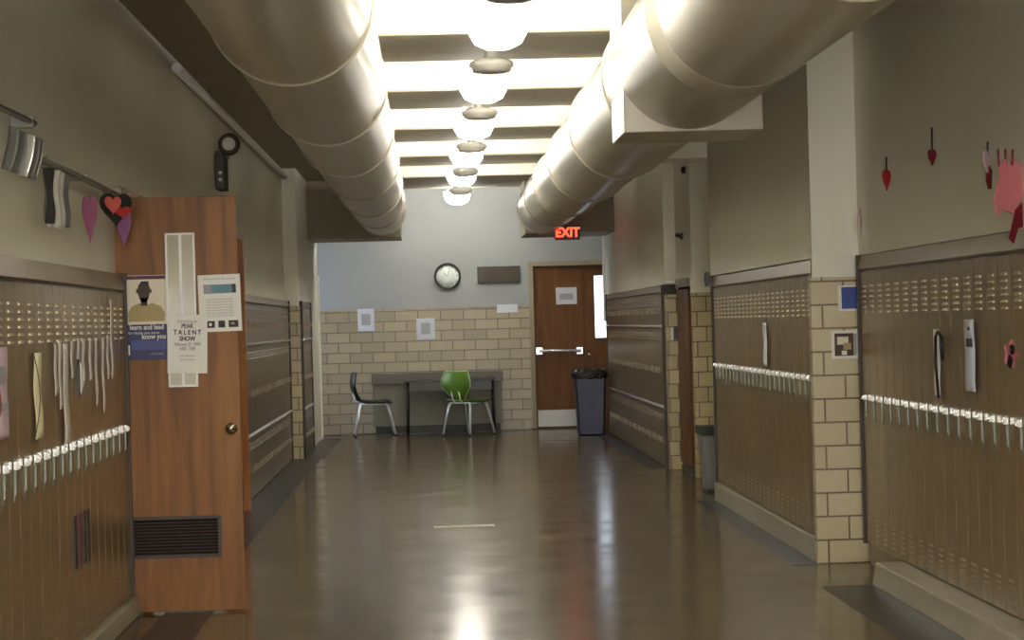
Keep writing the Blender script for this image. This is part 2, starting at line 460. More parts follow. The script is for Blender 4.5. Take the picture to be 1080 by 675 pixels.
# door 3 and 4: the pair in the end wall
d3 = struct('door_3', MB().box(1.375, 2.05, 30.42, 30.465, .012, 2.175), 'wood_dark')
struct('door_frame', MB().box(1.31, 1.372, 30.36, 30.5, 0, 2.24).box(1.372, 2.75, 30.36, 30.5, 2.178, 2.24), 'ceil_side', d3)
pb = MB().box(1.39, 1.47, 30.35, 30.418, 1.0, 1.09).box(1.93, 2.01, 30.35, 30.418, .99, 1.08).tube([(1.42, 30.345, 1.045), (1.99, 30.345, 1.035)], .022, 12)
struct('panic_bar', pb, 'chrome', d3)
struct('door_stop', MB().box(2.03, 2.08, 30.47, 30.5, 0, 2.19).box(1.37, 2.75, 30.47, 30.5, 0, .06).box(1.3, 2.75, 30.36, 30.47, 0, .010).box(1.35, 1.39, 30.47, 30.5, 0, 2.19).box(1.35, 2.75, 30.47, 30.5, 2.15, 2.24), 'dark_trim', d3)
struct('kick_plate', MB().box(1.395, 2.03, 30.413, 30.419, .03, .25), 'plate', d3)
d4 = struct('door_4', MB().box(2.056, 2.19, 30.42, 30.465, .012, 2.175).box(2.34, 2.72, 30.42, 30.465, .012, 2.175).box(2.19, 2.34, 30.42, 30.465, .012, 1.2).box(2.19, 2.34, 30.42, 30.465, 2.03, 2.175), 'wood_trim')
d4.data.materials[0] = M['wood_dark']
struct('glass_lite', MB().box(2.19, 2.34, 30.43, 30.45, 1.2, 2.03), 'sky_glass', d4)
struct('door_knob', MB().lathe([(0, 0), (.03, 0), (.012, -.01), (.012, -.03), (.028, -.045), (.02, -.065), (0, -.068)], (2.10, 30.42, .98), 20, 'y'), 'brass', d4)

# ------------------------------------------------------------------ lockers
def box_mesh_obj(name, fn, m):
    mb = MB(); fn(mb)
    return mb


def copy_obj(o, parent, loc):
    c = o.copy(); COL.objects.link(c); c.parent = parent; c.location = loc
    return c


def locker_row(name, label, loc, rz, length, pitch, top, base, handle_z, m='locker', band=.085, flip_end=True):
    """single tier lockers: local x runs along the row, local -y is the front face (y = 0)"""
    root = thing(name, label, 'lockers', loc, rz)
    # carcass with sloping top board, end stiles and plinth
    fr = MB().box(0, length, .012, .3, base, top - band)
    fr.prism([(-.004, top - band), (-.014, top - band + .008), (.0, top), (.3, top), (.3, top - band)], 'x', 0, length)
    fr.build('frame', 'locker_frame', root)
    MB().box(-.012, .0, -.02, .3, base, top + .005).build('end_trim', 'dark_trim', root)
    MB().box(length, length + .012, -.02, .3, base, top + .005).build('end_trim', 'dark_trim', root)
    n = int(length / pitch); m0 = (length - n * pitch) / 2
    dz0, dz1 = base + .01, top - band - .012
    hw = pitch / 2 - .004
    mb = MB().box(-hw, hw, -.006, .010, dz0, dz1)
    lw = pitch * .2
    for r in range(6):
        z = dz1 - .085 - r * .029
        mb.prism([(-.006, z), (-.015, z + .002), (-.006, z + .012)], 'x', -lw, lw)
    for r in range(5):
        z = dz0 + .03 + r * .027
        mb.prism([(-.006, z), (-.010, z + .001), (-.006, z + .010)], 'x', -lw, lw)
    dr = mb.build('door', m, root, loc=(m0 + pitch / 2, 0, 0))
    dr.data.materials.append(M['louver_glint'])
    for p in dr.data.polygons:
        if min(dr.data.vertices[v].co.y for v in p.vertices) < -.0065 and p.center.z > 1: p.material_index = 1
    hb = MB()
    hb.prism([(-.006, handle_z + .022), (-.024, handle_z + .02), (-.036, handle_z + .004), (-.034, handle_z - .008), (-.02, handle_z - .012), (-.006, handle_z - .012)], 'x', -.016, .016)
    hb.prism([(-.006, handle_z - .012), (-.018, handle_z - .012), (-.016, handle_z - .10), (-.006, handle_z - .115)], 'x', -.014, .014)
    hb.box(-.024, .024, -.010, -.006, handle_z - .13, handle_z + .03)
    hd = hb.build('handle', 'handle_low', dr, bevel=.002)
    hd.data.materials.append(M['chrome'])
    for p in hd.data.polygons:
        if p.center.z > handle_z - .0115 and p.center.y < -.0101: p.material_index = 1
    for i in range(1, n):
        c = copy_obj(dr, root, (m0 + pitch * (i + .5), 0, 0))
        copy_obj(hd, c, (0, 0, 0))
    return root


def tier_row(name, label, loc, rz, length, pitch, top, base, rails, m='locker_far', band=.07):
    root = thing(name, label, 'lockers', loc, rz)
    fr = MB().box(0, length, .012, .3, base, top - band)
    fr.prism([(-.004, top - band), (-.012, top - band + .008), (.0, top), (.3, top), (.3, top - band)], 'x', 0, length)
    fr.build('frame', 'locker_frame', root)
    MB().box(-.012, 0, -.02, .3, base, top).build('end_trim', 'dark_trim', root)
    MB().box(length, length + .012, -.02, .3, base, top).build('end_trim', 'dark_trim', root)
    for z in rails:
        MB().prism([(.011, z - .014), (-.012, z - .014), (-.03, z - .006), (-.03, z + .002), (-.012, z + .014), (.011, z + .014)], 'x', 0, length).build('rail', 'chrome', root)
    n = int(length / pitch); m0 = (length - n * pitch) / 2
    zs = [base + .01] + [v for z in rails for v in (z - .018, z + .018)] + [top - band - .01]
    for t in range(3):
        z0, z1 = zs[2 * t], zs[2 * t + 1]
        mb = MB().box(-pitch / 2 + .004, pitch / 2 - .004, -.006, .010, z0, z1)
        for r in range(3):
            mb.prism([(-.006, z1 - .06 - r * .025), (-.014, z1 - .058 - r * .025), (-.006, z1 - .048 - r * .025)], 'x', -.07, .07)
        dr = mb.build('door', m, root, loc=(m0 + pitch / 2, 0, 0))
        zh = z0 + (z1 - z0) * .45
        hd = MB().prism([(-.006, zh + .03), (-.022, zh + .025), (-.022, zh - .025), (-.006, zh - .03)], 'x', pitch * .25, pitch * .25 + .02).build('latch', 'locker_frame', dr)
        for i in range(1, n):
            c = copy_obj(dr, root, (m0 + pitch * (i + .5), 0, 0))
            copy_obj(hd, c, (0, 0, 0))
    return root


locker_row('locker_bank', 'tan metal lockers along the left wall, nearest row before the open wooden door', (-1.56, 6.4, 0), PI / 2, 5.2, .216, 1.735, .1, .955)
locker_row('locker_bank', 'tan metal lockers at the right edge, nearest row beyond the two hanging paper strips', (2.46, 12.95, 0), -PI / 2, 5.9, .226, 1.765, .12, .955).__setitem__('label', 'tall tan metal lockers filling the right edge of the view, nearest row on that side')
locker_row('locker_bank', 'glossy tan lockers set in the right wall between cream block pillar and grey bin', (2.215, 17.78, 0), -PI / 2, 4.7, .2, 1.755, .14, 1.06)
tier_row('locker_bank', 'grey brown tiered lockers on the far right wall beside the navy bin', (2.225, 28.7, 0), -PI / 2, 6.95, .3, 1.755, .0, (.58, 1.36))
tier_row('locker_bank', 'grey brown tiered lockers on the left wall behind the open wooden door', (-1.56, 18.4, 0), PI / 2, 6.5, .3, 1.735, .0, (.54, 1.31))
tier_row('locker_bank', 'short farthest stretch of lockers on the left wall beyond the yellow block pier', (-1.435, 25.17, 0), PI / 2, 1.85, .3, 1.735, .0, (.54, 1.31))

# brown wooden cupboard door in the far right wall
cb = thing('wall_cupboard', 'narrow brown wooden cupboard door between two yellow block piers on the right', 'cupboard', (2.34, 21.44, 0), -PI / 2)
MB().box(0, .98, .0, .25, .05, 1.72).build('body', 'wood_dark', cb)
MB().box(0, .98, -.03, .25, 1.72, 1.80).build('header', 'locker_frame', cb)
MB().box(.03, .48, -.02, 0, .08, 1.70).build('door', 'wood_dark', cb, bevel=.004)
MB().box(.50, .95, -.02, 0, .08, 1.70).build('door', 'wood_dark', cb, bevel=.004)
MB().box(0, .98, -.012, .02, 0, .05).build('plinth', 'dark_trim', cb)

# ------------------------------------------------------------------ ducts
def duct(label, cx, cz, radii, y0, y1, seams):
    root = thing('air_duct', label, 'duct', (cx, y0, cz))
    L = y1 - y0
    prof = [(radii[0], 0)]
    for r_, sy in zip(radii[1:], seams):
        prof += [(prof[-1][0], sy - y0), (r_, sy - y0 + .12)]
    prof.append((radii[-1], L))
    MB().lathe(prof, (0, 0, 0), 72, 'y').build('pipe', 'duct', root)
    r = radii[-1]
    MB().lathe([(r * .7, L - .02), (r + .015, L - .02), (r + .015, L + .05), (r * .7, L + .05)], (0, 0, 0), 64, 'y').build('end_collar', 'duct', root)
    for r, sy in zip(radii, seams):
        MB().lathe([(r - .01, sy - y0 - .02), (r + .008, sy - y0 - .02), (r + .012, sy - y0), (r + .008, sy - y0 + .02), (r - .01, sy - y0 + .02)], (0, 0, 0), 64, 'y').build('seam_ring', 'duct', root)
        MB().lathe([(r - .01, sy - y0 - .03), (r + .004, sy - y0 - .03), (r + .004, sy - y0 - .02), (r - .01, sy - y0 - .02)], (0, 0, 0), 64, 'y').build('joint', 'duct_ring', root)
    return root


dl = duct('large round painted air duct under the ceiling on the left', -.56, 2.81, (.345, .345, .34, .33, .32, .31, .30, .285), 2.0, 27.05, (6.5, 9.6, 12.9, 15.8, 19.0, 22.2, 25.0))
dr_ = duct('large round painted air duct under the ceiling on the right', 1.36, 2.785, (.375, .375, .365, .35, .335, .315, .295), 2.0, 27.05, (7.0, 12.6, 15.8, 19.0, 22.0, 24.6))
MB().box(1.02 - 1.36, 1.74 - 1.36, 11.7 - 2.0, 12.45 - 2.0, 2.40 - 2.785, 3.155 - 2.785).build('branch_box', 'duct', dr_, bevel=.006)
rb = MB()
for i in range(9):
    y = 9.6 - 2.0 + i * .05
    rb.lathe([(.372, y), (.381, y + .008), (.372, y + .016)], (0, 0, 0), 64, 'y')
rb.build('ribbed_sleeve', 'duct', dr_)

# ------------------------------------------------------------------ ceiling lamps
def lamp(label, y, x, lit):
    if lit:
        root = thing('ceiling_lamp', label, 'lamp', (x, y, 2.95), 0, 'lit ceiling lamps')
        MB().lathe([(0, .0), (.07, .006), (.13, .035), (.158, .085), (.165, .14), (.165, .17), (.159, .17), (.152, .09), (.12, .042), (.06, .014), (0, .012)], n=28).build('bowl', 'lamp_lit', root)
        MB().lathe([(0, .07), (.04, .085), (.05, .12), (.03, .16), (.016, .18), (0, .18)], n=16).build('bulb', 'bulb', root)
        MB().lathe([(.016, .18), (.02, .22), (.014, .24), (.014, .53), (.07, .54), (.07, .549), (0, .549)], n=16).build('stem', 'white_trim', root)
        for q in range(3):
            a = 2 * PI * q / 3 + .5
            MB().tube([(.162 * math.cos(a), .162 * math.sin(a), .165), (.014 * math.cos(a), .014 * math.sin(a), .34)], .003, 5).build('hanger', 'white_trim', root)
    else:
        root = thing('ceiling_lamp', label, 'lamp', (x, y, 2.94), 0, 'unlit ceiling lamps')
        MB().lathe([(0, .0), (.08, .004), (.115, .014), (.117, .03), (.135, .045), (.132, .07), (.09, .09), (0, .092)], n=28).build('bowl', 'lamp_off', root)
        MB().lathe([(.045, .088), (.038, .10), (.038, .19), (.07, .205), (.07, .2195), (0, .2195)], n=20).build('stem', 'lamp_off', root)
    return root


ords = ['sixth', 'fifth']
names = {0: 'nearest', 1: 'second', 2: 'third', 3: 'fourth', 4: 'fifth', 5: 'farthest'}
LX = {0: .41, 1: .40, 2: .39, 3: .38, 4: .375, 5: .37}
LY = {0: 12.6, 1: 15.65, 2: 18.75, 3: 21.9, 4: 25.1, 5: 28.95}
for k in range(6):
    lamp('glowing white bowl ceiling lamp, %s lit one of those in the frame' % names[k], LY[k], LX[k], True)
for k, y in {-1: 9.4, -2: 6.2, -3: 3.0}.items():
    lamp({-1: 'glowing white bowl ceiling lamp just above the top edge of the view', -2: 'glowing bowl ceiling lamp overhead, second in front of the viewer',
          -3: 'glowing bowl ceiling lamp overhead, first in front of the viewer'}[k], y, .42, True)
lamp('glowing bowl ceiling lamp added directly above the viewer to brighten the side walls', -.2, .42, True)  # this lamp and the next are unseen, added to brighten the side walls
lamp('glowing bowl ceiling lamp added behind the viewer to brighten the side walls, nearest the added back window', -3.4, .42, True)
UY = [10.68, 13.72, 16.85, 20.05, 23.3, 26.6]
for k, y in enumerate(UY):
    lamp('unlit grey disc shaped ceiling lamp, %s unlit one of those in the frame' % names[k], y, .41 - .006 * k, False)

# conduit along the left wall and ceiling corner
cd = thing('ceiling_conduit', 'white conduit pipe along the corner of left wall and ceiling', 'pipe', (-1.56, 14.4, 3.1))
MB().tube([(0, 0, 0), (0, 11.0, 0)], .033, 12).build('pipe', 'white_trim', cd)
MB().box(-.03, .05, 10.98, 11.12, -.06, .055).build('junction_box', 'white_trim', cd, bevel=.005)

# ------------------------------------------------------------------ papers and posters
def sheet(name, label, x0, x1, z0, z1, y, m='white', cat='poster', tilt=0):
    """paper facing -Y, front surface at y; origin at its centre"""
    cx, cz = (x0 + x1) / 2, (z0 + z1) / 2
    root = thing(name, label, cat, (cx, y, cz)); root.rotation_euler = (0, tilt, 0)
    MB().box(-(x1 - x0) / 2, (x1 - x0) / 2, 0, .0015, -(z1 - z0) / 2, (z1 - z0) / 2).build('sheet', m, root)
    return root


def patch(root, name, x0, x1, z0, z1, m, lift=.0012):
    return MB().box(x0, x1, -lift, 0, z0, z1).build(name, m, root)


# portrait poster on the open door
pa = sheet('portrait_poster', 'poster with a man in khaki shirt above a navy text band, on the open door', -1.562, -1.347, 1.298, 1.729, 11.656)
patch(pa, 'photo_background', -.105, .105, -.04, .21, 'beige_ink')
patch(pa, 'top_band', -.105, .105, .195, .213, 'maroon_ink', .0016)
mb = MB().prism([(-.085, -.02), (.095, -.02), (.10, .02), (.08, .055), (.035, .075), (.0, .06), (-.03, .075), (-.07, .055), (-.09, .02)], 'y', -.002, 0)
mb.build('shirt', 'khaki_ink', pa)
hp = [(-.005 + .034 * math.cos(a) * (1 if math.sin(a) > 0 else .85), .13 + .055 * math.sin(a)) for a in [2 * PI * i / 20 for i in range(20)]]
MB().prism(hp, 'y', -.0026, 0).box(-.044, .034, -.0024, 0, .125, .145).box(-.022, .012, -.0026, 0, .06, .1).build('face', 'skin_ink', pa)
MB().box(-.02, .02, -.0034, 0, .158, .185).box(-.018, -.004, -.0034, 0, .136, .142).box(.002, .014, -.0034, 0, .136, .142).build('hair', 'ink', pa)
patch(pa, 'navy_band', -.1075, .1075, -.2155, -.035, 'navy_ink', .0014)
patch(pa, 'blue_panel', -.075, .1, -.165, -.115, 'navy_soft', .002)
patch(pa, 'white_tab', -.103, -.083, -.19, -.14, 'white', .002)
text('headline', 'learn and lead', .036, 'white', pa, (.005, -.0025, -.05), FRONT, sx=.85, bold=.0006)
text('subline', 'for those you serve', .02, 'white', pa, (-.01, -.0025, -.078), FRONT)
text('headline', 'know you', .036, 'white', pa, (.04, -.0025, -.098), FRONT, sx=.85, bold=.0006)
text('footline', 'call today', .018, 'grey_ink', pa, (.055, -.0025, -.185), FRONT)
# talent show poster
pb_ = sheet('talent_show_poster', 'white talent show notice taped over the glass of the open door', -1.345, -1.143, 1.224, 1.523, 11.638)
pb_.rotation_euler = (0, math.radians(1.5), 0)
for body, size, z, m_, bo in (('Announcing the', .02, .115, 'grey_ink', 0), ('PEAK', .032, .09, 'ink', .0008), ('T A L E N T', .034, .058, 'ink', .001), ('SHOW', .032, .026, 'ink', .0012),
                              ('February 27, 2009', .022, -.002, 'ink', 0), ('6:00 - 7:00', .022, -.024, 'ink', 0), ('in the auditorium', .014, -.06, 'grey_ink', 0), ('all are welcome', .014, -.08, 'grey_ink', 0)):
    text('text_line', body, size, m_, pb_, (.0, -.001, z), FRONT, bold=bo, sx=.82)
# flyer with teal banner
pc = sheet('white_flyer', 'white flyer with teal banner photo and three small pictures, right on the open door', -1.183, -.968, 1.432, 1.723, 11.656)
pc.rotation_euler = (0, math.radians(-1), 0)
patch(pc, 'banner_photo', -.08, .085, .05, .095, 'teal_ink')
patch(pc, 'banner_shade', -.08, -.04, .055, .09, 'grey_ink', .002)
patch(pc, 'banner_shade', .065, .085, .05, .095, 'ink', .002)
for x0, x1 in ((-.08, -.03), (-.012, .022), (.04, .09)):
    patch(pc, 'small_picture', x0, x1, -.125, -.09, 'ink')
patch(pc, 'small_picture_light', -.06, -.045, -.115, -.1, 'beige_ink', .002)
patch(pc, 'small_picture_light', .052, .07, -.112, -.1, 'khaki_ink', .002)
text('text_line', 'Welcome to the school', .017, 'grey_ink', pc, (0, -.001, .125), FRONT)
for i in range(7):
    text('text_line', 'news for parents and pupils', .0125, 'grey_ink', pc, (0, -.001, .02 - i * .014), FRONT)

# papers on the end wall
for lab, x0, x1, z0, z1, inner in (
        ('pale paper notice high on the end wall above the black chair', -.98, -.76, 1.372, 1.669, 1),
        ('pale square notice on the end wall above the dark table', -.2, .045, 1.236, 1.521, 1),
        ('small pale strip of paper on the block end wall left of the brown doors', .881, 1.16, 1.57, 1.68, 0)):
    s_ = sheet('wall_notice', lab, x0, x1, z0, z1, 30.39, 'offwhite', 'paper')
    if inner:
        patch(s_, 'printed_area', -.06, .06, -.07, .08, 'grey_ink')
s_ = sheet('door_notice', 'white notice sheet taped high on the brown end door', 1.675, 1.955, 1.66, 1.885, 30.415, 'offwhite', 'paper')
patch(s_, 'printed_area', -.09, .09, -.05, .03, 'grey_ink')
# blue print and framed picture on the cream pillar
s_ = sheet('blue_print', 'small blue print with white border on the cream block pillar', 2.345, 2.455, 1.45, 1.60, 13.036, 'white', 'picture')
patch(s_, 'blue_field', -.035, .052, -.06, .065, 'blue_ink')
s_ = sheet('pinned_photo', 'white bordered dark photograph pinned on the cream block pillar', 2.30, 2.455, 1.178, 1.34, 13.036, 'white', 'picture')
patch(s_, 'photo', -.06, .05, -.065, .065, 'skin_ink')
patch(s_, 'photo_detail', -.045, .02, .0, .045, 'beige_ink', .002)
patch(s_, 'photo_detail', -.01, .035, -.03, .01, 'khaki_ink', .0025)
patch(s_, 'photo_detail', -.02, .01, -.06, -.035, 'white', .003)
patch(s_, 'photo_detail', .052, .066, -.06, .06, 'grey_ink', .002)


def strip_x(name, label, x, y0, y1, z0, z1, m, side, cat='paper', wavy=0, black=False, extra=None):
    """hanging strip on a side wall; side=+1 on the right wall (faces -X)"""
    root = thing(name, label, cat, (x, (y0 + y1) / 2, z0))
    w = (y1 - y0) / 2; h = z1 - z0
    MB().grid(lambda a, b: (-side * .002 * (1 + math.sin(b * 9)) - side * .010, (a - .5) * 2 * w + wavy * math.sin(b * 7), b * h), 2, 14, .0015).build('strip', m, root)
    if black:
        MB().grid(lambda a, b: (-side * (.012 + .02 * math.sin(b * PI)), -w - .012 + .012 * a + .012 * math.sin(b * 3), b * h * .98 + .01), 2, 12, .002).build('dark_edge', 'black', root)
    if extra: extra(root, w, h)
    return root


def marks(root, w, h):
    MB().box(-.016, -.0115, -w * .6, -w * .1, h * .62, h * .74).build('mark', 'ink', root)
    MB().box(-.016, -.0115, w * .1, w * .6, h * .62, h * .74).build('mark', 'ink', root)
    MB().box(-.016, -.0115, -w * .2, w * .3, h * .85, h * .9).build('mark', 'ink', root)


def strap(root, w, h):
    MB().tube([(-.02, -w * .9, -.01), (-.03, -w * .9, h * .5), (-.03, -w * 1.1, h * .88), (-.03, -w * 1.8, h * .97), (-.02, -w * 2.5, h * .88), (-.02, -w * 2.7, h * .55)], .007, 8).build('strap', 'black', root)


strip_x('paper_strip', 'white paper strip with black strap hanging on the near right lockers', 2.448, 10.86, 10.98, 1.03, 1.35, 'white', 1, extra=strap)
strip_x('paper_strip', 'grey white strip with black marks on the near right lockers', 2.448, 10.15, 10.33, 1.07, 1.395, 'offwhite', 1, extra=marks)
strip_x('paper_strip', 'narrow white paper strip on the glossy lockers before the grey bin', 2.203, 14.84, 15.0, 1.11, 1.39, 'white', 1)
strip_x('paper_strip', 'cream twisted paper strip with black edge on the near left lockers', -1.552, 8.86, 9.02, 1.035, 1.37, 'cream', -1, wavy=.012, black=True)
s_ = strip_x('paper_banner', 'pale pink printed banner at the left edge on the lockers', -1.552, 8.02, 8.3, 1.07, 1.4, 'palepink', -1)
MB().box(.016, .022, -.1, .06, .2, .26).box(.016, .022, -.05, .1, .1, .13).build('print', 'grey_ink', s_)
MB().prism([(-.1 + .05 * math.cos(a), .13 + .05 * math.sin(a)) for a in [2 * PI * i / 14 for i in range(14)]], 'x', .014, .026).build('dark_disc', 'darkred', s_)
# ribbon streamers on the near left lockers
rz = [(9.37, 1.40, 1.19), (9.48, 1.41, 1.13), (9.62, 1.40, .98), (9.80, 1.41, 1.25), (9.98, 1.42, 1.24), (10.12, 1.41, 1.23), (10.32, 1.42, 1.23), (10.50, 1.42, 1.11), (10.72, 1.42, 1.07), (10.88, 1.43, 1.22), (11.02, 1.60, 1.22)]
for i, (y, zt, zb) in enumerate(rz):
    s_ = strip_x('ribbon_streamer', 'pale ribbon streamer hanging among others on the left lockers by the open door', -1.552, y - .034 - (.03 if i == 2 else 0), y + .034 + (.03 if i == 2 else 0), zb, zt, 'ribbon', -1, 'ribbon')
    s_['group'] = 'ribbon streamers on the near left lockers'
# small white crescent with black backing
cr = thing('paper_crescent', 'white crescent cut-out with dark backing among the ribbon streamers', 'decoration', (-1.535, 9.98, 1.18))
def cres(sc, dy):
    out = [(dy + .11 * sc * math.sin(a * PI), .13 * a) for a in [i / 12 for i in range(13)]]
    return out + [(dy, .13)]
MB().prism([(-.02 + .10 * math.sin(PI * i / 12), .135 * i / 12) for i in range(13)] , 'x', .002, .006).build('crescent', 'white', cr)
MB().prism([(-.06, -.01), (-.035, -.015), (-.03, .13), (-.05, .15), (-.065, .13)], 'x', -.004, .004).build('backing', 'black', cr)
# dark slots on one lower locker door
vs = thing('slotted_plate', 'four dark upright slots low on the near left lockers', 'vent', (-1.550, 9.98, .43))
for i, dy in enumerate((-.2, -.07, .07, .17)):
    MB().box(-.003, .004, dy, dy + .055, 0, .23).build('slot', 'maroon_ink' if i == 1 else 'dark_trim', vs)

# ------------------------------------------------------------------ hearts
def heart_pts(w, h, n=24):
    pts = []
    for i in range(n):
        t = 2 * PI * i / n
        x = 16 * math.sin(t) ** 3 / 16
        y = (13 * math.cos(t) - 5 * math.cos(2 * t) - 2 * math.cos(3 * t) - math.cos(4 * t)) / 17
        pts.append((x * w / 2, y * h / 2))
    return pts


def heart(label, loc, w, h, m, ang, inner=None, string=0, sm='rail', tilt=0):
    root = thing('paper_heart', label, 'heart', loc); root.rotation_euler = (tilt, 0, ang)
    MB().prism(heart_pts(w, h), 'y', -.004, .004).build('heart', m, root)
    if inner:
        MB().prism([(x * .72 + 0.004, z * .72 - .004) for x, z in heart_pts(w, h)], 'y', -.010, .010).build('inner_heart', inner, root)
    if string:
        MB().tube([(0, 0, h * .25), (.004, 0, h * .4 + string)], .005, 8).build('string', sm, root)
    return root


heart('small dark red paper heart on string, lower of two red ones on right wall', (2.40, 11.83, 2.138), .085, .13, 'red', math.radians(50), string=.06, sm='grey_dark')
heart('tiny dark red paper heart on a long string, upper right on the right wall', (2.40, 10.74, 2.175), .075, .09, 'darkred', math.radians(50), string=.10, sm='grey_dark')
heart('faint pale pink heart seen edge-on low on the right wall', (2.43, 12.75, 1.94), .09, .15, 'palepink', math.radians(72), string=.03, sm='pink')
hh = heart('pale pink folded heart with dark lower tip, near the right edge', (2.42, 9.75, 2.08), .10, .13, 'palepink', math.radians(55), string=.03, sm='grey_dark')
MB().prism([(-.01, -.08), (.015, -.12), (.03, -.04), (.0, -.02)], 'y', -.008, .008).build('dark_tip', 'darkred', hh)
pk = thing('paper_garland', 'cluster of pink paper cut-outs at the right edge of the wall', 'decoration', (2.39, 9.33, 1.93), math.radians(40))
MB().prism([(-.09, -.05), (-.06, -.11), (-.03, -.08), (.05, -.10), (.10, -.02), (.10, .10), (.06, .13), (.04, .10), (.0, .13), (-.03, .11), (-.05, .13), (-.04, .05), (-.07, .0)], 'y', -.004, .004).build('pink_sheet', 'pink', pk)
MB().prism([(.0, -.2), (.03, -.22), (.06, -.16), (.10, -.15), (.10, -.05), (.05, -.08)], 'y', -.01, -.005).build('dark_sheet', 'darkred', pk)
for q in (-.05, 0, .05):
    MB().tube([(q * .9, .0, .10), (q, .0, .17)], .005, 6).build('string', 'darkred', pk)
fl = thing('paper_flower', 'pink paper flower with a dark centre on the lockers at right edge', 'decoration', (2.40, 9.37, 1.25), math.radians(50))
MB().prism([(.05 * math.cos(a) * (1 + .25 * math.cos(5 * a)), .05 * math.sin(a) * (1 + .25 * math.cos(5 * a))) for a in [2 * PI * i / 30 for i in range(30)]], 'y', -.004, .004).build('petals', 'pink', fl)
MB().lathe([(0, -.012), (.02, -.01), (.022, 0), (0, 0)], (0, 0, .02), 14, 'y').build('centre', 'black', fl)
MB().prism([(-.05, -.04), (-.02, -.06), (0, -.02), (-.03, 0)], 'y', -.01, -.004).build('leaf', 'black', fl)

# left wall rail with hanging cards
rl = thing('hanging_rail', 'thin grey display rail on the left wall carrying hearts and foil', 'rail', (-1.52, 8.95, 2.13))
MB().tube([(0, 0, 0), (.0, 1.2, -.005), (0, 2.5, -.018)], .014, 10).build('bar', 'rail', rl)
for y in (.15, 1.2, 2.3):
    MB().box(-.075, .012, y, y + .03, -.012, .02).build('bracket', 'rail', rl)
rl2 = thing('hanging_rail', 'short end of grey rail high at the left edge of the wall', 'rail', (-1.52, 7.4, 2.25))
MB().tube([(0, 0, 0), (0, 1.5, .012)], .012, 10).build('bar', 'rail', rl2)
MB().box(-.075, .012, 1.4, 1.43, -.01, .03).build('bracket', 'rail', rl2)
for i, (y, m_) in enumerate(((8.35, 'grey_paper'), (8.52, 'grey_paper'), (8.68, 'silver'), (8.80, 'grey_paper'), (8.88, 'rail'))):
    c_ = thing('hanging_card', ['grey paper card hanging at the left edge of the wall', 'grey paper card, second from the left edge', 'shiny foil card hanging among grey ones at left edge',
                                'grey paper card just right of the shiny foil one', 'narrow grey card, last before the long rail'][i], 'card', (-1.50, y, 2.20), math.radians(-62), 'cards hanging at the left edge')
    c_.rotation_euler = (0, math.radians(14), math.radians(-30))
    MB().grid(lambda a, b: ((a - .5) * .05, .008 * math.sin(b * 4), -b * .16), 3, 6, .002).build('card', m_, c_)
for i, (y, w, z0, m_) in enumerate(((9.08, .05, 1.88, 'grey_dark'), (9.2, .07, 1.87, 'silver'), (9.33, .05, 1.87, 'silver'), (9.46, .05, 1.88, 'grey_paper'))):
    c_ = thing('foil_strip', ['dark foil strip hanging from the left rail', 'bright broad foil strip hanging from the left rail', 'narrower silver foil strip beside the bright broad one',
                              'grey crinkled strip, rightmost of the foil strips on the rail'][i], 'foil strip', (-1.50, y, z0), math.radians(50), 'foil strips hanging from the left rail')
    MB().grid(lambda a, b: ((a - .5) * w, .006 * math.sin(b * 8 + a * 3), b * (2.10 - z0)), 4, 12, .002).build('strip', m_, c_)
heart('magenta folded paper heart hanging narrow from the left rail', (-1.50, 10.15, 1.965), .085, .25, 'magenta', math.radians(50), inner=None)
hb_ = heart('red and black layered paper heart hanging from the left rail', (-1.48, 10.85, 2.035), .17, .19, 'black', math.radians(35), inner=None)
MB().prism([(x * .55 - .02, z * .6 + .015) for x, z in heart_pts(.16, .17)], 'y', -.012, .002).build('salmon_heart', 'salmon', hb_)
MB().prism([(x * .6 + .03, z * .4 - .02) for x, z in heart_pts(.16, .17)], 'y', -.009, .002).build('red_heart', 'red', hb_)
heart('violet paper heart hanging beside the top of the open door', (-1.52, 11.4, 1.975), .09, .22, 'violet', math.radians(40))

# ------------------------------------------------------------------ wall fittings
# emergency bell on the left wall
bl = thing('alarm_bell', 'dark ring shaped alarm bell above a black box on the left wall', 'alarm', (-1.595, 17.35, 2.5))
MB().box(0, .07, -.18, .16, .0, .26).build('box', 'dark_trim', bl, bevel=.006)
MB().lathe([(.045, -.07), (.055, -.085), (.08, -.08), (.085, -.04), (.08, .0), (.045, .0)], (.10, 0, .345), 28, 'y').build('ring', 'dark_trim', bl)
MB().lathe([(0, -.094), (.05, -.088), (.05, -.02), (0, -.02)], (.10, 0, .345), 20, 'y').build('dome', 'plaster', bl)
MB().box(.0, .09, -.03, .03, .24, .30).build('neck', 'dark_trim', bl)
for zz in (.07, .12):
    MB().lathe([(0, -.02), (.014, -.016), (.014, 0), (0, 0)], (.04, -.18, zz), 12, 'y').build('lamp_button', 'white', bl)

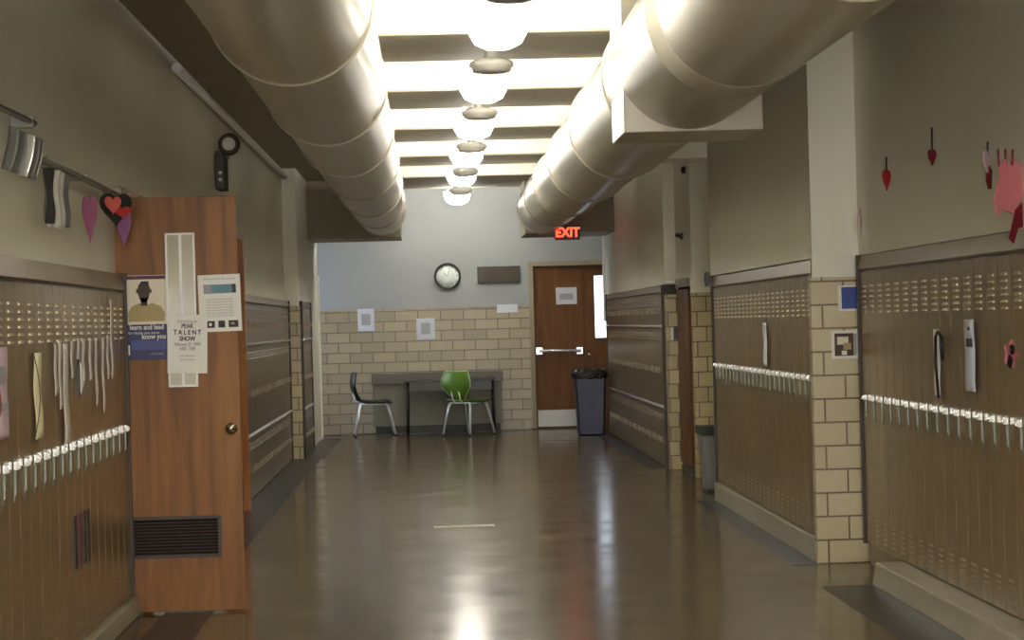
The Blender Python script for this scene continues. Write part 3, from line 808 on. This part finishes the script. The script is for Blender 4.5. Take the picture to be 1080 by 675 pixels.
# wall clock
ck = thing('wall_clock', 'round white wall clock with black rim on the end wall', 'clock', (.232, 30.39, 2.077))
MB().lathe([(.178, 0), (.178, -.045), (.168, -.055), (.152, -.05), (.150, -.02), (0, -.02), (0, 0)], (0, 0, 0), 40, 'y').build('rim', 'black', ck)
MB().lathe([(0, -.022), (.15, -.022), (.15, -.019), (0, -.019)], (0, 0, 0), 40, 'y').build('face', 'clock_face', ck)
hm = MB()
for i in range(12):
    a = 2 * PI * i / 12
    hm.prism([(.125 * math.sin(a) + .006 * math.cos(a), .125 * math.cos(a) - .006 * math.sin(a)), (.142 * math.sin(a) + .006 * math.cos(a), .142 * math.cos(a) - .006 * math.sin(a)),
              (.142 * math.sin(a) - .006 * math.cos(a), .142 * math.cos(a) + .006 * math.sin(a)), (.125 * math.sin(a) - .006 * math.cos(a), .125 * math.cos(a) + .006 * math.sin(a))], 'y', -.024, -.022)
hm.build('hour_marks', 'grey_ink', ck)
MB().tube([(0, -.026, 0), (-.05, -.026, .05)], .004, 6).build('hour_hand', 'grey_ink', ck)
MB().tube([(0, -.03, 0), (.03, -.03, .11)], .003, 6).build('minute_hand', 'grey_ink', ck)
# dark plaque
pq = thing('wall_plaque', 'dark rectangular wall panel between the clock and the brown doors', 'panel', (.915, 30.39, 2.08))
MB().box(-.285, .285, -.03, 0, -.11, .11).build('frame', 'black', pq, bevel=.004)
MB().box(-.26, .26, -.034, -.03, -.085, .085).build('panel', 'dark_trim', pq)

# exit sign
ex = thing('exit_sign', 'red lit EXIT sign under the right duct before the brown doors', 'sign', (1.655, 27.2, 2.49))
MB().box(-.15, .15, -.04, .05, -.085, .085).build('housing', 'exit_box', ex, bevel=.006)
text('letters', 'EXIT', .155, 'exit_red', ex, (0, -.043, .0), FRONT, depth=.003, sx=.92, bold=.004)
# small switch boxes
sb = thing('switch_box', 'small black box on the wall corner left of the glossy right lockers', 'switch', (2.185, 17.72, 1.735))
MB().box(-.03, .003, .065, .11, -.055, .055).build('box', 'black', sb, bevel=.004)
MB().box(-.034, -.03, .075, .10, -.02, .02).build('button', 'grey_dark', sb)
sb = thing('switch_box', 'small black wall box on the block pier left of the wooden cupboard', 'switch', (2.31, 21.455, 1.29))
MB().box(-.025, .028, -.03, .003, -.06, .06).build('box', 'black', sb, bevel=.003)
MB().box(-.05, -.026, -.012, .003, -.06, .06).build('side_plate', 'white', sb)
wd = thing('wall_sensor', 'small dark sensor on the upper far right wall', 'sensor', (2.23, 20.9, 2.19))
wd.location = (2.34, 20.95, 2.19)
MB().box(-.02, .001, -.05, .05, -.03, .03).tube([(-.02, 0, 0), (-.06, -.04, .01)], .018, 10).build('body', 'grey_dark', wd)
wd2 = thing('wall_sensor', 'tiny black knob high on the right wall just under the duct', 'sensor', (2.2, 17.3, 2.60))
wd2.location = (2.34, 20.6, 2.78)
MB().lathe([(0, -.04), (.03, -.035), (.035, 0), (0, 0)], (0, 0, 0), 14, 'x').build('body', 'black', wd2)

# pale strip on floor
tp = thing('floor_strip', 'pale strip lying across the middle of the shiny floor', 'floor_mark', (.195, 16.15, .0))
MB().box(-.215, .215, -.07, .07, .0005, .003).build('floor_mark', 'floor_mark', tp)

# ------------------------------------------------------------------ furniture at the far end
rc = thing('heater_cabinet', 'long grey heater cabinet against the end wall behind the table', 'heater', (.03, 30.385, 0))
MB().box(-.83, .88, -.20, 0, .10, .66).build('front_panel', 'grey_metal', rc, bevel=.004)
MB().box(-.80, .85, -.17, 0, 0, .10).build('plinth', 'grey_dark', rc)
MB().box(-.84, .90, -.24, 0, .66, .80).build('top', 'grey_top', rc, bevel=.005)
tb = thing('black_table', 'small black table against the grey heater cabinet, behind the green chair', 'table', (.225, 29.86, 0))
MB().box(-.59, .59, -.25, .25, .69, .715).build('tabletop', 'black', tb, bevel=.004)
MB().box(-.55, .55, -.21, .21, .57, .69).build('apron', 'black_metal', tb)
for sx in (-1, 1):
    for sy in (-1, 1):
        MB().tube([(sx * .55, sy * .21, .69), (sx * .565, sy * .225, 0)], .016, 10).build('leg', 'black_metal', tb)


def school_chair(label, loc, rz, shell, edge):
    """school chair facing local +x"""
    root = thing('school_chair', label, 'chair', loc, rz)
    def seat(a, b):
        x = -.20 + .42 * a; y = (b - .5) * .44 * (1 - .12 * abs(a - .4))
        return (x, y, .445 + .03 * abs(2 * b - 1) ** 2 - .02 * math.sin(a * PI) - (.03 * max(0, a - .85) / .15))
    MB().grid(seat, 12, 10, .01).build('seat', shell, root)
    def back(a, b):
        t = b; w = .16 + .30 * min(1, t / .45) if t < .7 else .46 - .10 * (t - .7) / .3
        y = (a - .5) * w
        return (-.235 - .05 * t - .05 * math.sin(t * PI) + .05 * (2 * a - 1) ** 2, y, .47 + .36 * t)
    MB().grid(back, 10, 14, .01).build('backrest', shell, root)
    pts = []
    for i in range(15): pts.append(Vector(back(0, i / 14)))
    for i in range(1, 10): pts.append(Vector(back(i / 10, 1)))
    for i in range(15): pts.append(Vector(back(1, 1 - i / 14)))
    MB().tube(pts, .011, 8).build('edge_rim', edge, root)
    fr = MB()
    for sy in (-1, 1):
        fr.tube([(-.2, sy * .15, .42), (.17, sy * .15, .415)], .012, 10)
    fr.tube([(-.19, -.15, .42), (-.19, .15, .42)], .011, 8).tube([(.14, -.15, .415), (.14, .15, .415)], .011, 8)
    for sy in (-1, 1):
        fr.tube([(-.18, sy * .06, .42), (-.25, sy * .06, .46), (-.29, sy * .06, .62)], .010, 8)
    fr.build('frame', 'leg', root)
    for sx, sy in ((-1, -1), (-1, 1), (1, -1), (1, 1)):
        lg = MB().tube([(-.17 if sx < 0 else .14, sy * .15, .42), (-.19 if sx < 0 else .165, sy * .17, .39), (-.27 if sx < 0 else .26, sy * .215, .015)], .017, 10).build('leg', 'leg', root)
        MB().lathe([(0, 0), (.018, 0), (.018, .02), (.013, .03), (0, .03)], (-.27 if sx < 0 else .26, sy * .215, 0), 12).build('foot', 'black', lg)
    return root


school_chair('black plastic school chair with chrome legs, side-on at left of the table', (-.77, 29.82, 0), math.radians(4), 'black_seat', 'black_seat')
school_chair('green plastic school chair with chrome legs in front of the black table', (.45, 29.3, 0), math.radians(52), 'green', 'green_dark')

# navy bin with black bag
nb = thing('trash_bin', 'tall navy trash bin with black liner beside the brown end doors', 'bin', (1.96, 28.45, 0))
def tapered(mb, w0, d0, w1, d1, z0, z1):
    A = [mb.bm.verts.new(p) for p in ((-w0, -d0, z0), (w0, -d0, z0), (w0, d0, z0), (-w0, d0, z0), (-w1, -d1, z1), (w1, -d1, z1), (w1, d1, z1), (-w1, d1, z1))]
    for f in ((3, 2, 1, 0), (4, 5, 6, 7), (0, 1, 5, 4), (1, 2, 6, 5), (2, 3, 7, 6), (3, 0, 4, 7)):
        mb.bm.faces.new([A[i] for i in f])
    return mb
tapered(MB(), .16, .15, .19, .18, 0, .76).build('body', 'navy_bin', nb, bevel=.02)
lm = MB()
random.seed(3)
prof = []
N = 36
rings = []
for (rr, z) in ((.18, .70), (.215, .72), (.225, .78), (.20, .825), (.17, .80), (.15, .70)):
    ring = []
    for k in range(N):
        a = 2 * PI * k / N
        q = max(abs(math.cos(a)), abs(math.sin(a))) ** .75
        j = 1 + random.uniform(-.04, .04)
        ring.append(lm.bm.verts.new((rr * math.cos(a) / q * j, rr * .95 * math.sin(a) / q * j, z + random.uniform(-.012, .012))))
    rings.append(ring)
for i in range(len(rings) - 1):
    for k in range(N):
        lm.bm.faces.new((rings[i][k], rings[i][(k + 1) % N], rings[i + 1][(k + 1) % N], rings[i + 1][k]))
lm.bm.faces.new(rings[-1])
lm.build('bag_liner', 'bag', nb)
# grey bin in the niche
gb = thing('trash_bin', 'grey trash bin with dark rim half hidden left of the glossy right lockers', 'bin', (2.385, 18.75, 0))
tapered(MB(), .165, .15, .195, .18, .02, .47).build('body', 'grey_bin', gb, bevel=.015)
tapered(MB(), .205, .19, .21, .195, .47, .54).build('rim', 'grey_dark', gb, bevel=.006)
tapered(MB(), .16, .145, .165, .15, 0, .02).build('base', 'grey_dark', gb)
